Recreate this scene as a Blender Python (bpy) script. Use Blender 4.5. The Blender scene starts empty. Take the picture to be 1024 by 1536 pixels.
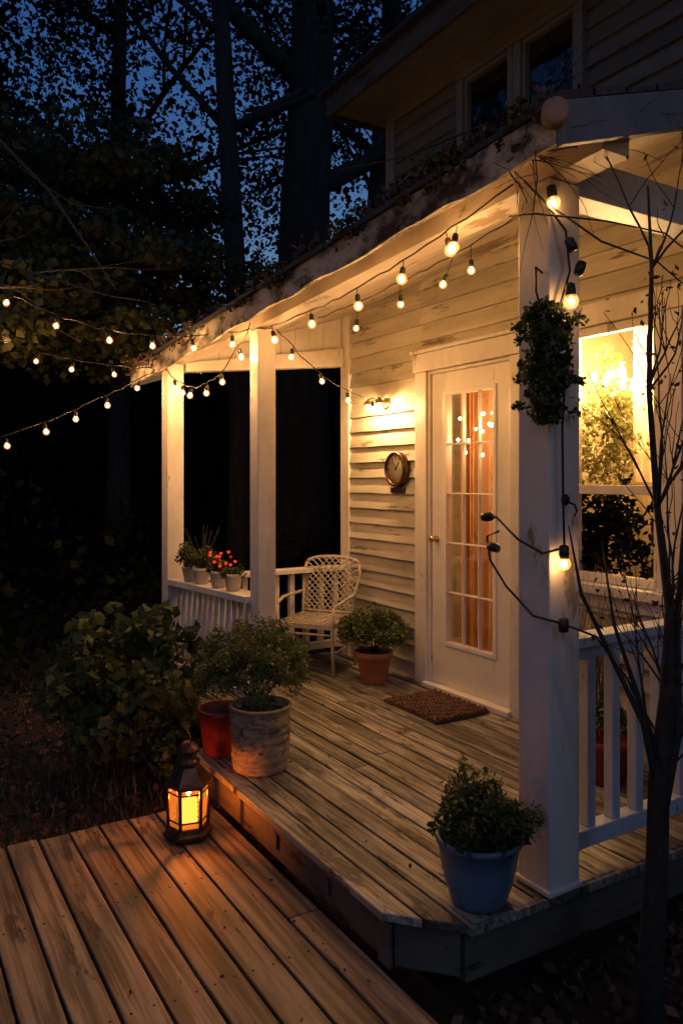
import bpy, math, random
import numpy as np
from mathutils import Vector, Matrix
random.seed(7); rng=np.random.default_rng(7)
R=random.uniform
scene=bpy.context.scene
COL=scene.collection

# ---------------------------------------------------------------- materials
def nt_new(name):
    m=bpy.data.materials.new(name); m.use_nodes=True
    nt=m.node_tree; bs=nt.nodes['Principled BSDF']; return m,nt,bs
def rgba(c): return (c[0],c[1],c[2],1)
def pm(name,c1,c2,scale=6,rough=.6,bump=.2,stretch=(1,1,1),metal=0,rnd=0,detail=6,dist=.004,lo=.3,hi=.7,spots=None,grain=None):
    m,nt,bs=nt_new(name); N=nt.nodes; L=nt.links
    tc=N.new('ShaderNodeTexCoord'); mp=N.new('ShaderNodeMapping'); mp.inputs['Scale'].default_value=stretch
    L.new(tc.outputs['Object'],mp.inputs['Vector'])
    vec=mp.outputs['Vector']
    at=None
    if rnd or grain:
        at=N.new('ShaderNodeAttribute'); at.attribute_name='rnd'
        va=N.new('ShaderNodeVectorMath'); va.operation='MULTIPLY_ADD'
        L.new(at.outputs['Fac'],va.inputs[0]); va.inputs[1].default_value=(37,11,23); L.new(vec,va.inputs[2]); vec=va.outputs[0]
    no=N.new('ShaderNodeTexNoise'); no.inputs['Scale'].default_value=scale; no.inputs['Detail'].default_value=detail; no.inputs['Roughness'].default_value=.65
    L.new(vec,no.inputs['Vector'])
    cr=N.new('ShaderNodeValToRGB'); cr.color_ramp.elements[0].position=lo; cr.color_ramp.elements[1].position=hi
    cr.color_ramp.elements[0].color=rgba(c1); cr.color_ramp.elements[1].color=rgba(c2)
    L.new(no.outputs['Fac'],cr.inputs['Fac']); col=cr.outputs['Color']
    hgt=no.outputs['Fac']
    if grain:
        g=N.new('ShaderNodeTexNoise'); g.inputs['Scale'].default_value=grain; g.inputs['Detail'].default_value=5; g.inputs['Distortion'].default_value=.6
        mp2=N.new('ShaderNodeMapping'); mp2.inputs['Scale'].default_value=(.045,1,.6)
        va2=N.new('ShaderNodeVectorMath'); va2.operation='MULTIPLY_ADD'; L.new(at.outputs['Fac'],va2.inputs[0]); va2.inputs[1].default_value=(9,7,3)
        L.new(tc.outputs['Object'],mp2.inputs['Vector']); L.new(mp2.outputs['Vector'],va2.inputs[2]); L.new(va2.outputs[0],g.inputs['Vector'])
        g2=N.new('ShaderNodeValToRGB'); g2.color_ramp.elements[0].position=.40; g2.color_ramp.elements[1].position=.56
        g2.color_ramp.elements[0].color=(.30,.28,.25,1); g2.color_ramp.elements[1].color=(1,1,1,1)
        L.new(g.outputs['Fac'],g2.inputs['Fac'])
        mx=N.new('ShaderNodeMix'); mx.data_type='RGBA'; mx.blend_type='MULTIPLY'; mx.inputs[0].default_value=.85
        L.new(col,mx.inputs[6]); L.new(g2.outputs['Color'],mx.inputs[7]); col=mx.outputs[2]
        ad=N.new('ShaderNodeMath'); ad.operation='ADD'; L.new(hgt,ad.inputs[0]); L.new(g.outputs['Fac'],ad.inputs[1]); hgt=ad.outputs[0]
    if spots:
        sc,th,sc_col=spots
        s=N.new('ShaderNodeTexNoise'); s.inputs['Scale'].default_value=sc; s.inputs['Detail'].default_value=8; s.inputs['Roughness'].default_value=.7
        L.new(vec,s.inputs['Vector'])
        sr=N.new('ShaderNodeValToRGB'); sr.color_ramp.elements[0].position=th; sr.color_ramp.elements[1].position=th+.05
        L.new(s.outputs['Fac'],sr.inputs['Fac'])
        mx=N.new('ShaderNodeMix'); mx.data_type='RGBA'; L.new(sr.outputs['Color'],mx.inputs[0]); L.new(col,mx.inputs[6]); mx.inputs[7].default_value=rgba(sc_col); col=mx.outputs[2]
        ad=N.new('ShaderNodeMath'); ad.operation='SUBTRACT'; L.new(hgt,ad.inputs[0]); L.new(sr.outputs['Color'],ad.inputs[1]); hgt=ad.outputs[0]
    if rnd:
        mr=N.new('ShaderNodeMapRange'); mr.inputs['To Min'].default_value=1-rnd; mr.inputs['To Max'].default_value=1+rnd*.6
        L.new(at.outputs['Fac'],mr.inputs['Value'])
        vm=N.new('ShaderNodeVectorMath'); vm.operation='SCALE'; L.new(col,vm.inputs[0]); L.new(mr.outputs[0],vm.inputs['Scale']); col=vm.outputs[0]
    L.new(col,bs.inputs['Base Color'])
    bs.inputs['Roughness'].default_value=rough; bs.inputs['Metallic'].default_value=metal
    if bump:
        b=N.new('ShaderNodeBump'); b.inputs['Strength'].default_value=bump; b.inputs['Distance'].default_value=dist
        L.new(hgt,b.inputs['Height']); L.new(b.outputs['Normal'],bs.inputs['Normal'])
    return m
def emis(name,c,s,sample=True):
    m=bpy.data.materials.new(name); m.use_nodes=True; nt=m.node_tree; nt.nodes.clear()
    e=nt.nodes.new('ShaderNodeEmission'); e.inputs[0].default_value=rgba(c); e.inputs[1].default_value=s
    o=nt.nodes.new('ShaderNodeOutputMaterial'); nt.links.new(e.outputs[0],o.inputs[0])
    m.cycles.emission_sampling='FRONT' if sample else 'NONE'
    return m
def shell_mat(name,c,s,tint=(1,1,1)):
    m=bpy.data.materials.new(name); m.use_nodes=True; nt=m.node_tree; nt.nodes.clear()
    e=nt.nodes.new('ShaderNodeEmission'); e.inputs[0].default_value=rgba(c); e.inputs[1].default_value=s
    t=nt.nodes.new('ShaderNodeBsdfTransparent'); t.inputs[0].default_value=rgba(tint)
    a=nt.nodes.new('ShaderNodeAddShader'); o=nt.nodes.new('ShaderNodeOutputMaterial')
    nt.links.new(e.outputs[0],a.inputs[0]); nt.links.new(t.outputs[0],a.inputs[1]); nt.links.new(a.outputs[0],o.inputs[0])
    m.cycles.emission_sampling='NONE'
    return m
def glass_mat(name,fac=.14,tint=(.95,.95,.93)):
    m=bpy.data.materials.new(name); m.use_nodes=True; nt=m.node_tree; nt.nodes.clear()
    t=nt.nodes.new('ShaderNodeBsdfTransparent'); t.inputs[0].default_value=rgba(tint)
    g=nt.nodes.new('ShaderNodeBsdfGlossy'); g.inputs['Roughness'].default_value=.03
    no=nt.nodes.new('ShaderNodeTexNoise'); no.inputs['Scale'].default_value=5
    b=nt.nodes.new('ShaderNodeBump'); b.inputs['Strength'].default_value=.12; b.inputs['Distance'].default_value=.02
    tc=nt.nodes.new('ShaderNodeTexCoord'); nt.links.new(tc.outputs['Object'],no.inputs['Vector'])
    nt.links.new(no.outputs['Fac'],b.inputs['Height']); nt.links.new(b.outputs['Normal'],g.inputs['Normal'])
    a=nt.nodes.new('ShaderNodeMixShader'); a.inputs[0].default_value=fac
    o=nt.nodes.new('ShaderNodeOutputMaterial')
    nt.links.new(t.outputs[0],a.inputs[1]); nt.links.new(g.outputs[0],a.inputs[2]); nt.links.new(a.outputs[0],o.inputs[0]); return m
def leaf_mat(name,c1,c2,trans=.3,rough=.5):
    m,nt,bs=nt_new(name); N=nt.nodes; L=nt.links
    at=N.new('ShaderNodeAttribute'); at.attribute_name='rnd'
    cr=N.new('ShaderNodeValToRGB'); cr.color_ramp.elements[0].color=rgba(c1); cr.color_ramp.elements[1].color=rgba(c2)
    L.new(at.outputs['Fac'],cr.inputs['Fac']); L.new(cr.outputs['Color'],bs.inputs['Base Color']); bs.inputs['Roughness'].default_value=rough
    if trans<=0: return m
    tr=N.new('ShaderNodeBsdfTranslucent'); L.new(cr.outputs['Color'],tr.inputs[0])
    mx=N.new('ShaderNodeMixShader'); mx.inputs[0].default_value=trans
    out=[n for n in N if n.type=='OUTPUT_MATERIAL'][0]
    L.new(bs.outputs[0],mx.inputs[1]); L.new(tr.outputs[0],mx.inputs[2]); L.new(mx.outputs[0],out.inputs[0]); return m
def diffuse_leaf(name,c1,c2):
    m=bpy.data.materials.new(name); m.use_nodes=True; nt=m.node_tree; nt.nodes.clear(); N=nt.nodes; L=nt.links
    at=N.new('ShaderNodeAttribute'); at.attribute_name='rnd'
    cr=N.new('ShaderNodeValToRGB'); cr.color_ramp.elements[0].color=rgba(c1); cr.color_ramp.elements[1].color=rgba(c2)
    L.new(at.outputs['Fac'],cr.inputs['Fac']); d=N.new('ShaderNodeBsdfDiffuse'); L.new(cr.outputs[0],d.inputs[0])
    o=N.new('ShaderNodeOutputMaterial'); L.new(d.outputs[0],o.inputs[0]); return m

M={}
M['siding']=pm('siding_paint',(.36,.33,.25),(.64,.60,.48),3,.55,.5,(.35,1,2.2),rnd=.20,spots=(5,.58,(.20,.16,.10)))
M['siding_up']=pm('siding_unlit',(.15,.13,.10),(.25,.22,.17),3,.6,.35,(.35,1,2.2),rnd=.14,spots=(5,.64,(.10,.08,.06)))  # darker copy of the siding, lack of light put into its colour
M['trim_up']=pm('upper_trim_unlit',(.22,.20,.16),(.32,.29,.23),5,.6,.3,(1,1,.35),spots=(8,.66,(.14,.12,.09)))  # trim colour darkened to paint the unlit upper storey
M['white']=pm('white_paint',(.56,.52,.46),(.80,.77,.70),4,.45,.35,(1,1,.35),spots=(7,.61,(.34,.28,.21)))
M['cleanwhite']=pm('door_paint',(.70,.67,.60),(.82,.79,.72),3,.35,.10)
M['bluewhite']=pm('rail_paint',(.36,.41,.46),(.54,.59,.64),6,.5,.3,(1,1,.4),spots=(14,.62,(.20,.19,.17)))
M['soffit']=pm('soffit_paint',(.46,.39,.30),(.72,.65,.54),5,.6,.4,(.4,1,1),spots=(5,.56,(.28,.21,.13)))
M['fascia']=pm('weathered_fascia',(.05,.042,.03),(.60,.54,.43),5,.8,.8,(.8,1,1.2),spots=(8,.56,(.02,.018,.014)),lo=.40,hi=.56)
M['roof']=pm('asphalt_shingle',(.03,.035,.045),(.075,.08,.095),40,.9,.6,rnd=.3)
M['rake']=pm('rake_skylit',(.10,.13,.17),(.17,.21,.27),8,.6,.3)  # blue of the dusk skylight put into the board colour
M['deck']=pm('porch_boards',(.125,.11,.08),(.46,.43,.345),2.6,.6,.7,(.5,2.2,1),rnd=.32,grain=60,spots=(7,.565,(.08,.066,.048)),dist=.003,lo=.40,hi=.60)
M['deck2']=pm('deck_boards',(.115,.09,.06),(.31,.25,.172),2.0,.62,.8,(.4,1.6,1),rnd=.28,grain=42,spots=(5,.60,(.07,.052,.036)),dist=.004,lo=.36,hi=.64)
M['fasc2']=pm('deck_skirt',(.07,.055,.04),(.16,.125,.09),5,.7,.5,(.4,.4,2),spots=(7,.58,(.03,.022,.015)))
M['black']=pm('black_iron',(.012,.011,.01),(.03,.028,.025),20,.4,.2,metal=.6)
M['bronze']=pm('aged_bronze',(.05,.028,.016),(.16,.09,.05),18,.35,.3,metal=.75)
M['rubber']=pm('black_plastic',(.01,.01,.01),(.02,.02,.02),20,.45,.1)
M['wire']=pm('wire',(.012,.012,.010),(.03,.027,.02),20,.6,0)
M['brass']=pm('brass',(.6,.4,.15),(.75,.5,.2),10,.25,.05,metal=1)
M['terra']=pm('terracotta',(.38,.13,.055),(.52,.20,.09),9,.75,.3,spots=(8,.68,(.5,.35,.25)))
M['bluepot']=pm('blue_glaze',(.065,.11,.155),(.125,.20,.27),5,.35,.2,spots=(9,.60,(.15,.17,.17)))
M['redpot']=pm('red_glaze',(.17,.015,.012),(.28,.03,.02),6,.3,.1)
M['greypot']=pm('pale_clay',(.40,.36,.31),(.55,.5,.43),9,.7,.3)
M['gut']=pm('gutter_paint',(.20,.14,.11),(.32,.24,.19),9,.7,.3)
M['stonepot']=pm('woven_stoneware',(.13,.10,.065),(.36,.30,.20),26,.85,1.0,(1,1,2),spots=(14,.58,(.09,.07,.045)),dist=.010)
M['soil']=pm('soil',(.015,.01,.007),(.05,.035,.022),40,.95,1.0,dist=.02)
M['ground']=pm('ground_mulch',(.016,.013,.008),(.07,.05,.032),5,.95,1.0,detail=10,dist=.05,spots=(2,.56,(.028,.036,.014)))
M['bark']=pm('bark',(.018,.014,.010),(.07,.055,.04),7,.9,1.0,(2,2,.3),dist=.05)
M['twig']=pm('twig_bark',(.02,.014,.009),(.06,.043,.03),30,.85,.5)
M['mat1']=pm('coir_mat',(.04,.018,.010),(.20,.11,.065),60,.95,1.0,(.25,1,1),dist=.01)
M['inner']=pm('room_wall',(.25,.16,.09),(.35,.24,.14),3,.8,.1)
M['chair']=pm('chair_paint',(.33,.29,.22),(.50,.45,.36),20,.5,.2)
M['dial']=pm('clock_dial',(.36,.32,.25),(.50,.45,.36),12,.3,.1)
M['darkness_panel']=pm('dark_room',(.012,.012,.012),(.03,.028,.025),2,.2,0)
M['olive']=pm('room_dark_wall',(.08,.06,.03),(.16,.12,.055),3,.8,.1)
M['glass']=glass_mat('window_glass',.20)
M['glassd']=glass_mat('door_glass',.20)
WC=(1,.50,.18)
M['bulb']=emis('bulb_filament',WC,900)
M['bulbw']=emis('bulb_dim',WC,520)
M['bulbs']=emis('small_bulb',WC,850)
M['bulbp']=emis('post_bulb',WC,110)
M['shell']=shell_mat('bulb_halo',(1,.42,.09),.8,(1,.95,.88))  # emissive shell, oversized to paint a halo around each bulb
M['sconce']=emis('sconce_bulb',(1,.53,.21),2100)
M['pane_glint']=emis('reflection_bulb',(1,.56,.22),1900)
M['door_glint']=emis('reflection_fairy_bulb',(1,.58,.25),110)
M['flame']=emis('flame',(1,.36,.07),1000)
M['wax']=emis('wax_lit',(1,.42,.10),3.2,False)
M['amber']=shell_mat('amber_pane',(1,.27,.035),.42,(1,.60,.28))
M['leafA']=leaf_mat('leaf_maple',(.03,.045,.012),(.12,.13,.03))
M['leafB']=leaf_mat('leaf_dark',(.026,.05,.018),(.09,.125,.035))
M['leafC']=leaf_mat('leaf_light',(.05,.08,.02),(.15,.18,.06))
M['leafG']=leaf_mat('leaf_reflected',(.12,.13,.03),(.32,.29,.09))
M['leafD']=diffuse_leaf('leaf_far',(.006,.010,.005),(.020,.024,.012))
M['dry']=leaf_mat('leaf_litter',(.03,.015,.008),(.18,.10,.06),0,.8)
M['grass']=leaf_mat('grass_blades',(.018,.03,.01),(.07,.09,.028),0)
M['straw']=leaf_mat('dried_grass',(.10,.07,.035),(.28,.21,.11),.2)
M['petal']=emis('flower_painted_glow',(1,.055,.012),.9,False)  # petals given their own emission so they look lit
M['petal2']=pm('flower',(.6,.05,.015),(.8,.2,.03),30,.6,0)
def cloth(name,c1,c2,f=.6):
    m,nt,bs=nt_new(name)
    tr=nt.nodes.new('ShaderNodeBsdfTranslucent'); tr.inputs[0].default_value=rgba(c1)
    bs.inputs['Base Color'].default_value=rgba(c2); bs.inputs['Roughness'].default_value=.9
    mx=nt.nodes.new('ShaderNodeMixShader'); mx.inputs[0].default_value=f
    nt.links.new(bs.outputs[0],mx.inputs[1]); nt.links.new(tr.outputs[0],mx.inputs[2]); nt.links.new(mx.outputs[0],nt.nodes['Material Output'].inputs[0]); return m
M['curtain']=cloth('curtain',(.62,.33,.13),(.18,.10,.05),.65)
M['sheer']=cloth('glow_sheer',(.85,.68,.45),(.6,.5,.36))

# ---------------------------------------------------------------- builders
def empty(name,loc=(0,0,0)):
    e=bpy.data.objects.new(name,None); COL.objects.link(e); e.location=loc; e.empty_display_size=.1; return e
class B:
    def __init__(s): s.v=[];s.f=[];s.m=[];s.r=[];s.s=[];s.T=None
    def add(s,vs,fs,mi=0,rnd=None,smooth=False):
        o=len(s.v)
        if s.T is not None: vs=[tuple(s.T@Vector(v)) for v in vs]
        s.v+= [tuple(v) for v in vs]
        r=R(0,1) if rnd is None else rnd
        for f in fs: s.f.append(tuple(i+o for i in f)); s.m.append(mi); s.r.append(r); s.s.append(smooth)
    def hexa(s,p,mi=0,rnd=None):
        s.add(p,[(3,2,1,0),(4,5,6,7),(0,1,5,4),(1,2,6,5),(2,3,7,6),(3,0,4,7)],mi,rnd)
    def box(s,x0,x1,y0,y1,z0,z1,mi=0,rnd=None):
        s.hexa([(x0,y0,z0),(x1,y0,z0),(x1,y1,z0),(x0,y1,z0),(x0,y0,z1),(x1,y0,z1),(x1,y1,z1),(x0,y1,z1)],mi,rnd)
    def bar(s,a,b,w,h,mi=0,rnd=None):
        a=Vector(a);b=Vector(b);d=(b-a);n=Vector((-d.y,d.x,0)).normalized()*w/2; u=Vector((0,0,h))
        s.hexa([a-n,b-n,b+n,a+n,a-n+u,b-n+u,b+n+u,a+n+u],mi,rnd)
    def tube(s,pts,rad,seg=6,mi=0,rnd=None,cap=True):
        pts=[Vector(p) for p in pts]; n=len(pts)
        if not hasattr(rad,'__len__'): rad=[rad]*n
        vs=[];fs=[]; ref=Vector((0.31,.17,.93))
        for i,p in enumerate(pts):
            t=(pts[min(i+1,n-1)]-pts[max(i-1,0)])
            if t.length<1e-7: t=Vector((0,0,1))
            t.normalize()
            if abs(t.dot(ref))>.97: rr=Vector((1,0,0))
            else: rr=ref
            a=t.cross(rr).normalized(); b=t.cross(a)
            for k in range(seg):
                an=2*math.pi*k/seg; vs.append(p+(a*math.cos(an)+b*math.sin(an))*rad[i])
        for i in range(n-1):
            for k in range(seg):
                k2=(k+1)%seg; fs.append((i*seg+k,i*seg+k2,(i+1)*seg+k2,(i+1)*seg+k))
        if cap: fs.append(tuple(range(seg))[::-1]); fs.append(tuple((n-1)*seg+k for k in range(seg)))
        s.add(vs,fs,mi,rnd,True)
    def lathe(s,prof,c=(0,0,0),seg=24,mi=0,rnd=None,smooth=True,axis=None,rot=0,wob=0):
        vs=[];fs=[];n=len(prof)
        Q=None
        if axis is not None: Q=Vector((0,0,1)).rotation_difference(Vector(axis)).to_matrix()
        for r,z in prof:
            for k in range(seg):
                a=2*math.pi*k/seg+rot; r2=r*(1+wob*math.sin(a*3+z*31)+wob*.7*math.sin(a*7-z*60)); p=Vector((r2*math.cos(a),r2*math.sin(a),z))
                if Q is not None: p=Q@p
                vs.append((c[0]+p.x,c[1]+p.y,c[2]+p.z))
        for i in range(n-1):
            for k in range(seg):
                k2=(k+1)%seg; fs.append((i*seg+k,i*seg+k2,(i+1)*seg+k2,(i+1)*seg+k))
        fs.append(tuple(range(seg))[::-1]); fs.append(tuple((n-1)*seg+k for k in range(seg)))
        s.add(vs,fs,mi,rnd,smooth)
    def obj(s,name,mats,parent=None,bevel=0):
        me=bpy.data.meshes.new(name); me.from_pydata(s.v,[],s.f)
        for m in mats: me.materials.append(m)
        me.polygons.foreach_set('material_index',s.m); me.polygons.foreach_set('use_smooth',s.s)
        a=me.attributes.new('rnd','FLOAT','FACE'); a.data.foreach_set('value',s.r)
        me.update(); o=bpy.data.objects.new(name,me); COL.objects.link(o)
        if parent: o.parent=parent; 
        if parent and parent.location.length>0: o.matrix_parent_inverse=Matrix.Translation(-parent.location)
        if bevel:
            b=o.modifiers.new('bev','BEVEL'); b.width=bevel; b.segments=2; b.limit_method='ANGLE'; b.angle_limit=math.radians(50)
        return o
def leaves(name,pts,size,mat,parent=None,var=.4,up=.0,aspect=.55,rndc=None):
    pts=np.asarray(pts,float); n=len(pts)
    a=rng.normal(size=(n,3)); a[:,2]-=up; a/=np.linalg.norm(a,axis=1)[:,None]
    b=rng.normal(size=(n,3)); b-= (b*a).sum(1)[:,None]*a; b/=np.linalg.norm(b,axis=1)[:,None]
    c=np.cross(a,b); L=size*(1+var*rng.uniform(-1,1,n))[:,None]
    v=np.empty((n,4,3)); v[:,0]=pts-a*L*.5; v[:,1]=pts+b*L*aspect*.5-a*L*.05+c*L*.12; v[:,2]=pts+a*L*.5; v[:,3]=pts-b*L*aspect*.5-a*L*.05+c*L*.12
    me=bpy.data.meshes.new(name); me.vertices.add(n*4); me.vertices.foreach_set('co',v.reshape(-1))
    me.loops.add(n*4); me.loops.foreach_set('vertex_index',np.arange(n*4,dtype=np.int32))
    me.polygons.add(n); me.polygons.foreach_set('loop_start',np.arange(n,dtype=np.int32)*4)
    me.materials.append(mat)
    at=me.attributes.new('rnd','FLOAT','FACE')
    rv=rng.uniform(0,1,n) if rndc is None else np.clip(np.asarray(rndc)+rng.uniform(-.2,.2,n),0,1)
    at.data.foreach_set('value',rv.astype(np.float32)); me.update(calc_edges=True); me.validate()
    o=bpy.data.objects.new(name,me); COL.objects.link(o)
    if parent:
        o.parent=parent; o.matrix_parent_inverse=Matrix.Translation(-parent.location)
    return o
def clumps(centers,rad,per,flat=1.0,shell=.5):
    out=[];rc=[]
    for c in centers:
        r=rad*R(.7,1.3); n=int(per*R(.6,1.3)); d=rng.normal(size=(n,3)); d/=np.linalg.norm(d,axis=1)[:,None]
        q=rng.uniform(shell**3,1,n)**(1/3); d*= (q*r)[:,None]; d[:,2]*=flat
        out.append(np.array(c)+d); rc.append(np.full(n,R(.1,.9)))
    return np.concatenate(out),np.concatenate(rc)

# ---------------------------------------------------------------- ground
b=B(); n=60; ext=70
xs=[-ext+2*ext*i/n for i in range(n+1)]
vs=[(x,y,-.36+(.0 if abs(x)<9 and abs(y)<9 else .25*math.sin(x*.21)*math.cos(y*.17))) for x in xs for y in xs]
b.add(vs,[(i*(n+1)+j,(i+1)*(n+1)+j,(i+1)*(n+1)+j+1,i*(n+1)+j+1) for i in range(n) for j in range(n)],smooth=True)
b.obj('ground',[M['ground']])

# ---------------------------------------------------------------- upper porch deck
P=empty('porch_deck')
b=B(); y=1.345; pitch=.093; gap=.008
def xr(y):
    if y<1.52: return -1.93+(y-1.36)*1.06
    return -1.76+(y-1.52)*.03
while y<3.07:
    y1=min(y+pitch-gap,3.085); x0=-3.62 if y1<1.68 else -5.09
    dz=R(-.003,.002)
    segs=[(x0,None)]
    if R(0,1)<.5 and x0<-4: 
        xm=R(-4.2,-2.6); segs=[(x0,xm),(xm+.004,None)]
    for (a,c) in segs:
        ca=c if c else xr(y)+R(-.004,.004); cb=c if c else xr(y1)+R(-.004,.004)
        b.hexa([(a,y,-.03),(ca,y,-.03),(cb,y1,-.03),(a,y1,-.03),(a,y,dz),(ca,y,dz+R(-.002,.002)),(cb,y1,dz),(a,y1,dz+R(-.002,.002))])
    y+=pitch
b.obj('boards',[M['deck']],P,bevel=.004)
b=B()
b.bar((-3.62,1.39,-.172),(-1.95,1.39,-.172),.03,.14); b.bar((-1.945,1.39,-.172),(-1.795,1.53,-.172),.03,.14)
b.bar((-1.79,1.535,-.19),(-1.745,3.08,-.19),.03,.158); b.bar((-3.60,1.41,-.172),(-3.60,1.66,-.172),.03,.14)
b.bar((-5.08,1.70,-.3),(-3.62,1.70,-.3),.03,.268); b.bar((-5.07,1.72,-.3),(-5.07,3.1,-.3),.03,.268)
b.box(-1.985,-1.925,1.353,1.37,-.17,-.034)
b.box(-5.0,-1.95,1.9,1.95,-.34,-.035); b.box(-5.0,-1.95,2.7,2.75,-.34,-.035)
b.box(-2.75,-2.71,1.365,1.373,-.13,-.07);b.box(-2.35,-2.31,1.365,1.373,-.13,-.07)
b.obj('skirt_boards',[M['fasc2']],P,bevel=.004)
b=B()
b.hexa([(-1.775,1.53,-.034),(-1.745,1.53,-.034),(-1.70,3.08,-.034),(-1.735,3.08,-.034),(-1.775,1.53,-.004),(-1.745,1.53,-.004),(-1.70,3.08,-.004),(-1.735,3.08,-.004)])
b.obj('edge_board',[M['deck']],P,bevel=.003)

# lower deck
P=empty('wooden_deck')
b=B(); nb=B(); y=1.345; pitch=.125
while y>-3.2:
    y0=y-pitch+.009; dz=R(-.003,.002)-.174; xe=-3.40+R(-.010,.010)
    xj=[xe,1.5]
    if R(0,1)<.25: xm=R(-2.9,-.9); xj=[xe,xm,xm+.003,1.5]
    for q in range(0,len(xj),2): b.box(xj[q],xj[q+1],y0,y,-.205,dz)
    for x in (-3.33,-2.75,-2.15,-1.55):
        for yy in (y0+.025,y-.025): nb.lathe([(.004,0),(.004,.0015)],(x+R(-.006,.006),yy,dz),6)
    y-=pitch
b.obj('boards',[M['deck2']],P,bevel=.005)
nb.obj('nails',[M['black']],P)
b=B(); b.box(-3.37,-3.34,-3.2,1.33,-.34,-.207); b.box(-1.9,1.5,1.30,1.33,-.34,-.207); b.box(-2.4,-2.35,-3.2,1.2,-.34,-.21)
b.obj('frame',[M['fasc2']],P,bevel=.003)

# ---------------------------------------------------------------- house
H=empty('clapboard_house')
def siding(b,x0,x1,z0,z1,yf,e=.112,mi=0):
    k=math.floor(z0/e)
    while k*e<z1-1e-6:
        za=max(z0,k*e); zb=min(z1,(k+1)*e)
        if zb-za>.004:
            fa=(za-k*e)/e; fb=(zb-k*e)/e
            ya=yf-.028+.025*fa; yb=yf-.028+.025*fb
            rr=(math.sin(k*12.9898+x0)*43758.5)%1
            xs_=[x0+(x1-x0)*t/6 for t in range(7)] if x1-x0>.8 else [x0,x1]
            jit=[R(-.003,.003) for _ in xs_]
            for i in range(len(xs_)-1):
                xa,xb=xs_[i],xs_[i+1]; ja,jb=jit[i],jit[i+1]
                b.hexa([(xa,ya,za+ja),(xb,ya,za+jb),(xb,yf+.01,za+jb),(xa,yf+.01,za+ja),(xa,yb,zb+ja),(xb,yb,zb+jb),(xb,yf+.01,zb+jb),(xa,yf+.01,zb+ja)],mi,rr)
        k+=1
WY=3.11
b=B()
siding(b,-4.93,-4.03,-.02,2.86,WY); siding(b,-4.03,-3.08,2.13,2.86,WY)
siding(b,-3.08,-2.83,-.02,2.86,WY); siding(b,-2.83,-2.10,-.02,.80,WY); siding(b,-2.83,-2.10,2.20,2.86,WY)
siding(b,-2.10,2.2,-.3,2.86,WY)
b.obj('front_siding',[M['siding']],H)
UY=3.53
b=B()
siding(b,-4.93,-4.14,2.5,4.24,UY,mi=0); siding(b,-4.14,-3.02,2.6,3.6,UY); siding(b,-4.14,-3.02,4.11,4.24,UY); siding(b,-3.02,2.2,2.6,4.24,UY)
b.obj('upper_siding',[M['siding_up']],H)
b=B()
e=.112
for k in range(-3,38):
    za=k*e; zb=za+e; 
    for (ya,yb) in ((3.12 if zb<2.75 else 3.56,8),):
        b.hexa([(-5.02,ya,za),(-4.99,ya,za),(-4.99,yb,za),(-5.02,yb,za),(-5.004,ya,zb),(-4.99,ya,zb),(-4.99,yb,zb),(-5.004,yb,zb)])
b.obj('side_siding',[M['siding_up']],H)
b=B()
b.box(-5.015,-4.90,3.075,3.135,-.3,2.62)
b.obj('corner_board',[M['white']],H,bevel=.003)
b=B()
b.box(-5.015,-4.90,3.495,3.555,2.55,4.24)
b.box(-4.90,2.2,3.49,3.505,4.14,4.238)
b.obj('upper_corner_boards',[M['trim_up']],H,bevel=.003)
b=B()
b.box(-4.98,2.2,5.2,5.25,-.3,4.2); b.box(-4.98,2.2,3.13,5.2,-.02,0.0); b.box(-4.98,2.2,3.13,5.2,2.6,2.64)
b.obj('room',[M['inner']],H)
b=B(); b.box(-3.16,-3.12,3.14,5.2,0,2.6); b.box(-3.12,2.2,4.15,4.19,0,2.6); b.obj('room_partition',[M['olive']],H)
b=B(); b.box(-4.2,-2.9,3.75,3.78,3.4,4.2); b.obj('upstairs_darkness',[M['darkness_panel']],H)  # near-black panel painting the unlit room behind the upper windows
b=B()
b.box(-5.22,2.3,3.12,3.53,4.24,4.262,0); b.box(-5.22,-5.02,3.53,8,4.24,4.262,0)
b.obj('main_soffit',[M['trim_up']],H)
b=B()
b.box(-5.25,2.3,3.085,3.118,4.20,4.36); b.box(-5.25,-5.223,3.12,8,4.20,4.36)
b.obj('main_fascia',[M['fasc2']],H,bevel=.004)
b=B()
b.hexa([(-5.30,3.03,4.365),(2.4,3.03,4.365),(2.4,8,4.365),(-5.30,8,4.365),(-5.30,3.03,4.40),(2.4,3.03,4.40),(2.4,5.5,6.2),(-5.1,5.5,6.2)])
b.obj('main_roof',[M['roof']],H)
# door
D=empty('front_door'); D.parent=H
b=B()
b.box(-4.055,-3.935,3.06,3.12,0,2.03); b.box(-3.175,-3.06,3.06,3.12,0,2.03); b.box(-4.075,-3.04,3.055,3.12,2.033,2.15); b.box(-4.09,-3.025,3.04,3.12,2.152,2.175)
b.box(-3.934,-3.915,3.075,3.16,0,2.03);b.box(-3.195,-3.176,3.075,3.16,0,2.03);b.box(-3.915,-3.195,3.08,3.16,2.01,2.03)
b.obj('door_casing',[M['white']],D,bevel=.005)
b=B()
dy0,dy1=3.092,3.135
b.box(-3.91,-3.765,dy0,dy1,.03,2.005); b.box(-3.335,-3.20,dy0,dy1,.03,2.005); b.box(-3.765,-3.335,dy0,dy1,.03,.31); b.box(-3.765,-3.335,dy0,dy1,1.865,2.005)
b.box(-3.79,-3.762,3.082,3.0925,.285,1.89);b.box(-3.338,-3.31,3.082,3.0925,.285,1.89);b.box(-3.762,-3.338,3.082,3.0925,.285,.312);b.box(-3.762,-3.338,3.082,3.0925,1.863,1.89)
for i in (1,2):
    x=-3.765+.43*i/3; b.box(x-.0045,x+.0045,3.098,3.124,.31,1.865)
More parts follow.
